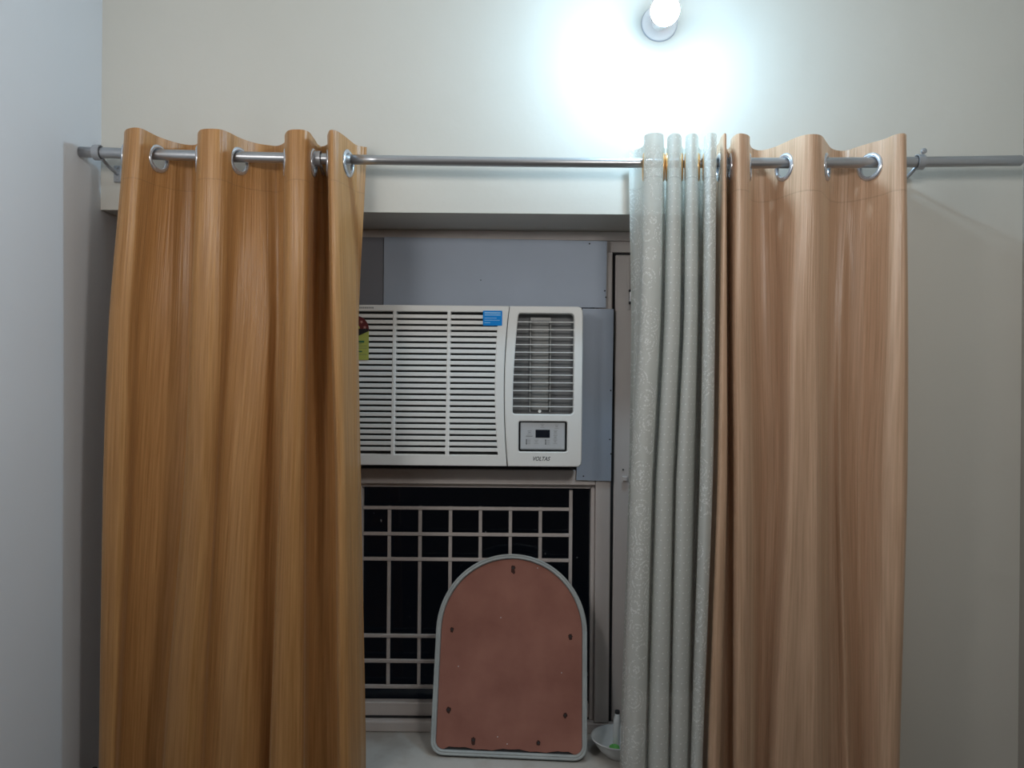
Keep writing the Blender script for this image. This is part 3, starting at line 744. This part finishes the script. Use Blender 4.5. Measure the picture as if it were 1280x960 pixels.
K2=[T((888,1.775),(888,1.775),(888,1.77),(876,1.77)),T((897,1.74),(899,1.74),(898,1.735),(884,1.735)),T((901,1.69),(899,1.69),(896,1.69),(883,1.69)),
T((905,1.662),(903,1.668),(901,1.672),(890,1.675)),T((908,1.67),(908,1.675),(908,1.68),(898,1.685)),T((907,1.72),(907,1.72),(907,1.73),(898,1.73)),
T((909,1.772),(910,1.765),(911,1.765),(906,1.765)),T((913,1.745),(914,1.74),(917,1.74),(916,1.74)),T((914,1.70),(914,1.70),(916,1.70),(916,1.70)),
T((921,1.665),(920,1.67),(922,1.675),(921,1.675)),T((930,1.662),(930,1.668),(932,1.672),(930,1.675)),T((937,1.68),(937,1.685),(938,1.69),(937,1.69)),
T((937,1.72),(938,1.72),(941,1.715),(940,1.72)),T((941,1.765),(942,1.755),(948,1.745),(944,1.75)),T((952,1.778),(955,1.765),(960,1.76),(952,1.76)),
T((967,1.755),(972,1.745),(974,1.745),(960,1.74)),T((981,1.72),(980,1.71),(980,1.705),(964,1.70)),T((1000,1.675),(993,1.68),(990,1.68),(975,1.68)),
T((1015,1.66),(1010,1.672),(1008,1.68),(1002,1.685)),T((1027,1.67),(1023,1.675),(1022,1.68),(1023,1.685)),T((1034,1.72),(1030,1.71),(1029,1.715),(1029,1.715)),
T((1040,1.76),(1034,1.745),(1034,1.75),(1037,1.745)),T((1050,1.776),(1042,1.755),(1042,1.75),(1049,1.74)),T((1060,1.772),(1052,1.75),(1050,1.735),(1060,1.72)),
T((1070,1.75),(1062,1.765),(1060,1.755),(1068,1.74)),T((1086,1.72),(1082,1.75),(1075,1.765),(1078,1.76)),T((1105,1.69),(1100,1.70),(1090,1.72),(1090,1.71)),
T((1118,1.66),(1113,1.668),(1105,1.68),(1103,1.685)),T((1129,1.65),(1130,1.655),(1126,1.664),(1118,1.675)),T((1133,1.662),(1135,1.668),(1134,1.674),(1125,1.685)),
T((1132,1.70),(1134,1.70),(1133,1.71),(1124,1.71))]
curtain('curtain', LV, K2, CZ+.546, .03, 'peach satin eyelet curtain right of the white sheer curtain', 'curtain', M['peach'], M['chrome'], 9, 2)
K3=[T((786,1.782),(789,1.77),(786,1.765),(775,1.765)),T((793,1.785),(794,1.775),(790,1.77),(779,1.765)),T((803,1.76),(799,1.755),(793,1.75),(784,1.745)),
T((806,1.72),(800,1.715),(789,1.715),(779,1.715)),T((806,1.68),(802,1.68),(792,1.685),(782,1.69)),T((816,1.66),(812,1.667),(803,1.67),(793,1.675)),
T((828,1.668),(823,1.675),(813,1.68),(804,1.685)),T((830,1.70),(826,1.70),(816,1.705),(807,1.71)),T((829,1.74),(826,1.74),(816,1.745),(807,1.745)),
T((832,1.775),(829,1.77),(818,1.765),(809,1.765)),T((836,1.75),(832,1.75),(822,1.745),(813,1.745)),T((834,1.70),(830,1.70),(820,1.70),(810,1.705)),
T((840,1.665),(836,1.67),(826,1.675),(819,1.68)),T((848,1.665),(845,1.67),(836,1.675),(830,1.68)),T((852,1.69),(850,1.69),(841,1.695),(835,1.70)),
T((852,1.74),(850,1.74),(842,1.74),(835,1.745)),T((855,1.775),(853,1.77),(844,1.765),(837,1.765)),T((859,1.74),(857,1.74),(847,1.74),(840,1.74)),
T((857,1.69),(855,1.69),(845,1.695),(838,1.70)),T((864,1.663),(862,1.668),(853,1.673),(846,1.68)),T((871,1.67),(869,1.675),(862,1.68),(856,1.685)),
T((873,1.70),(872,1.70),(866,1.705),(860,1.71)),T((873,1.75),(872,1.745),(868,1.745),(861,1.745)),T((877,1.778),(876,1.77),(871,1.765),(863,1.765)),
T((882,1.75),(880,1.74),(876,1.74),(867,1.74)),T((880,1.69),(878,1.69),(874,1.695),(863,1.70)),T((887,1.66),(885,1.665),(882,1.67),(870,1.675)),
T((895,1.665),(893,1.672),(890,1.677),(877,1.68)),T((896,1.69),(894,1.70),(891,1.70),(878,1.70))]
def smat(S,sub): return sheer_mat([(-1,S[8*sub]),(S[24*sub],99)], CZ+.452)
curtain('sheer_curtain', LV, K3, CZ+.546, .03, 'white embroidered sheer curtain bunched between window and peach curtain', 'curtain', smat, M['brass'], 9, 3, .0008)

# ------------------------------------------------------------------ wall bulb
hc = PX(824,30,YW); hc.y = YW
ax = (PX(833.5,9,1.612)-hc).normalized()
bulb_root = empty('bulb_holder', hc)
meta(bulb_root, 'round white lamp holder on the wall behind the lit bulb', 'lamp holder')
obj('base_plate', add_lathe(bmesh.new(), [(0,0),(.0415,0),(.0415,.006),(.039,.010),(.030,.016),(.020,.020),(0,.020)], (0,-.0005,0), (0,-1,0), 40), M['holder'], bulb_root, True)
obj('base_edge', add_lathe(bmesh.new(), [(.0417,.0),(.0425,.0),(.0425,.004),(.0417,.0045)], (0,-.0005,0), (0,-1,0), 40, closed=True), M['outline'], bulb_root, True)
obj('socket', add_lathe(bmesh.new(), [(0,.012),(.019,.012),(.019,.020),(.018,.090),(.0155,.094),(0,.094)], (0,0,0), ax, 24), M['holder'], bulb_root, True)
lb = empty('light_bulb', hc+ax*.0945)
meta(lb, 'lit white LED bulb glowing at the top of the picture', 'light bulb')
obj('bulb_body', add_lathe(bmesh.new(), [(0,0),(.0125,0),(.0135,.014),(.020,.028),(.027,.046),(.0290,.060),(0,.060)], (0,0,0), ax, 32), M['bulbbody'], lb, True)
pr=[(.0305*math.cos(math.radians(a)),.072+.030*math.sin(math.radians(a))) for a in range(-20,91,10)]
obj('bulb_dome', add_lathe(bmesh.new(), pr, (0,0,0), ax, 32), M['bulb'], lb, True)
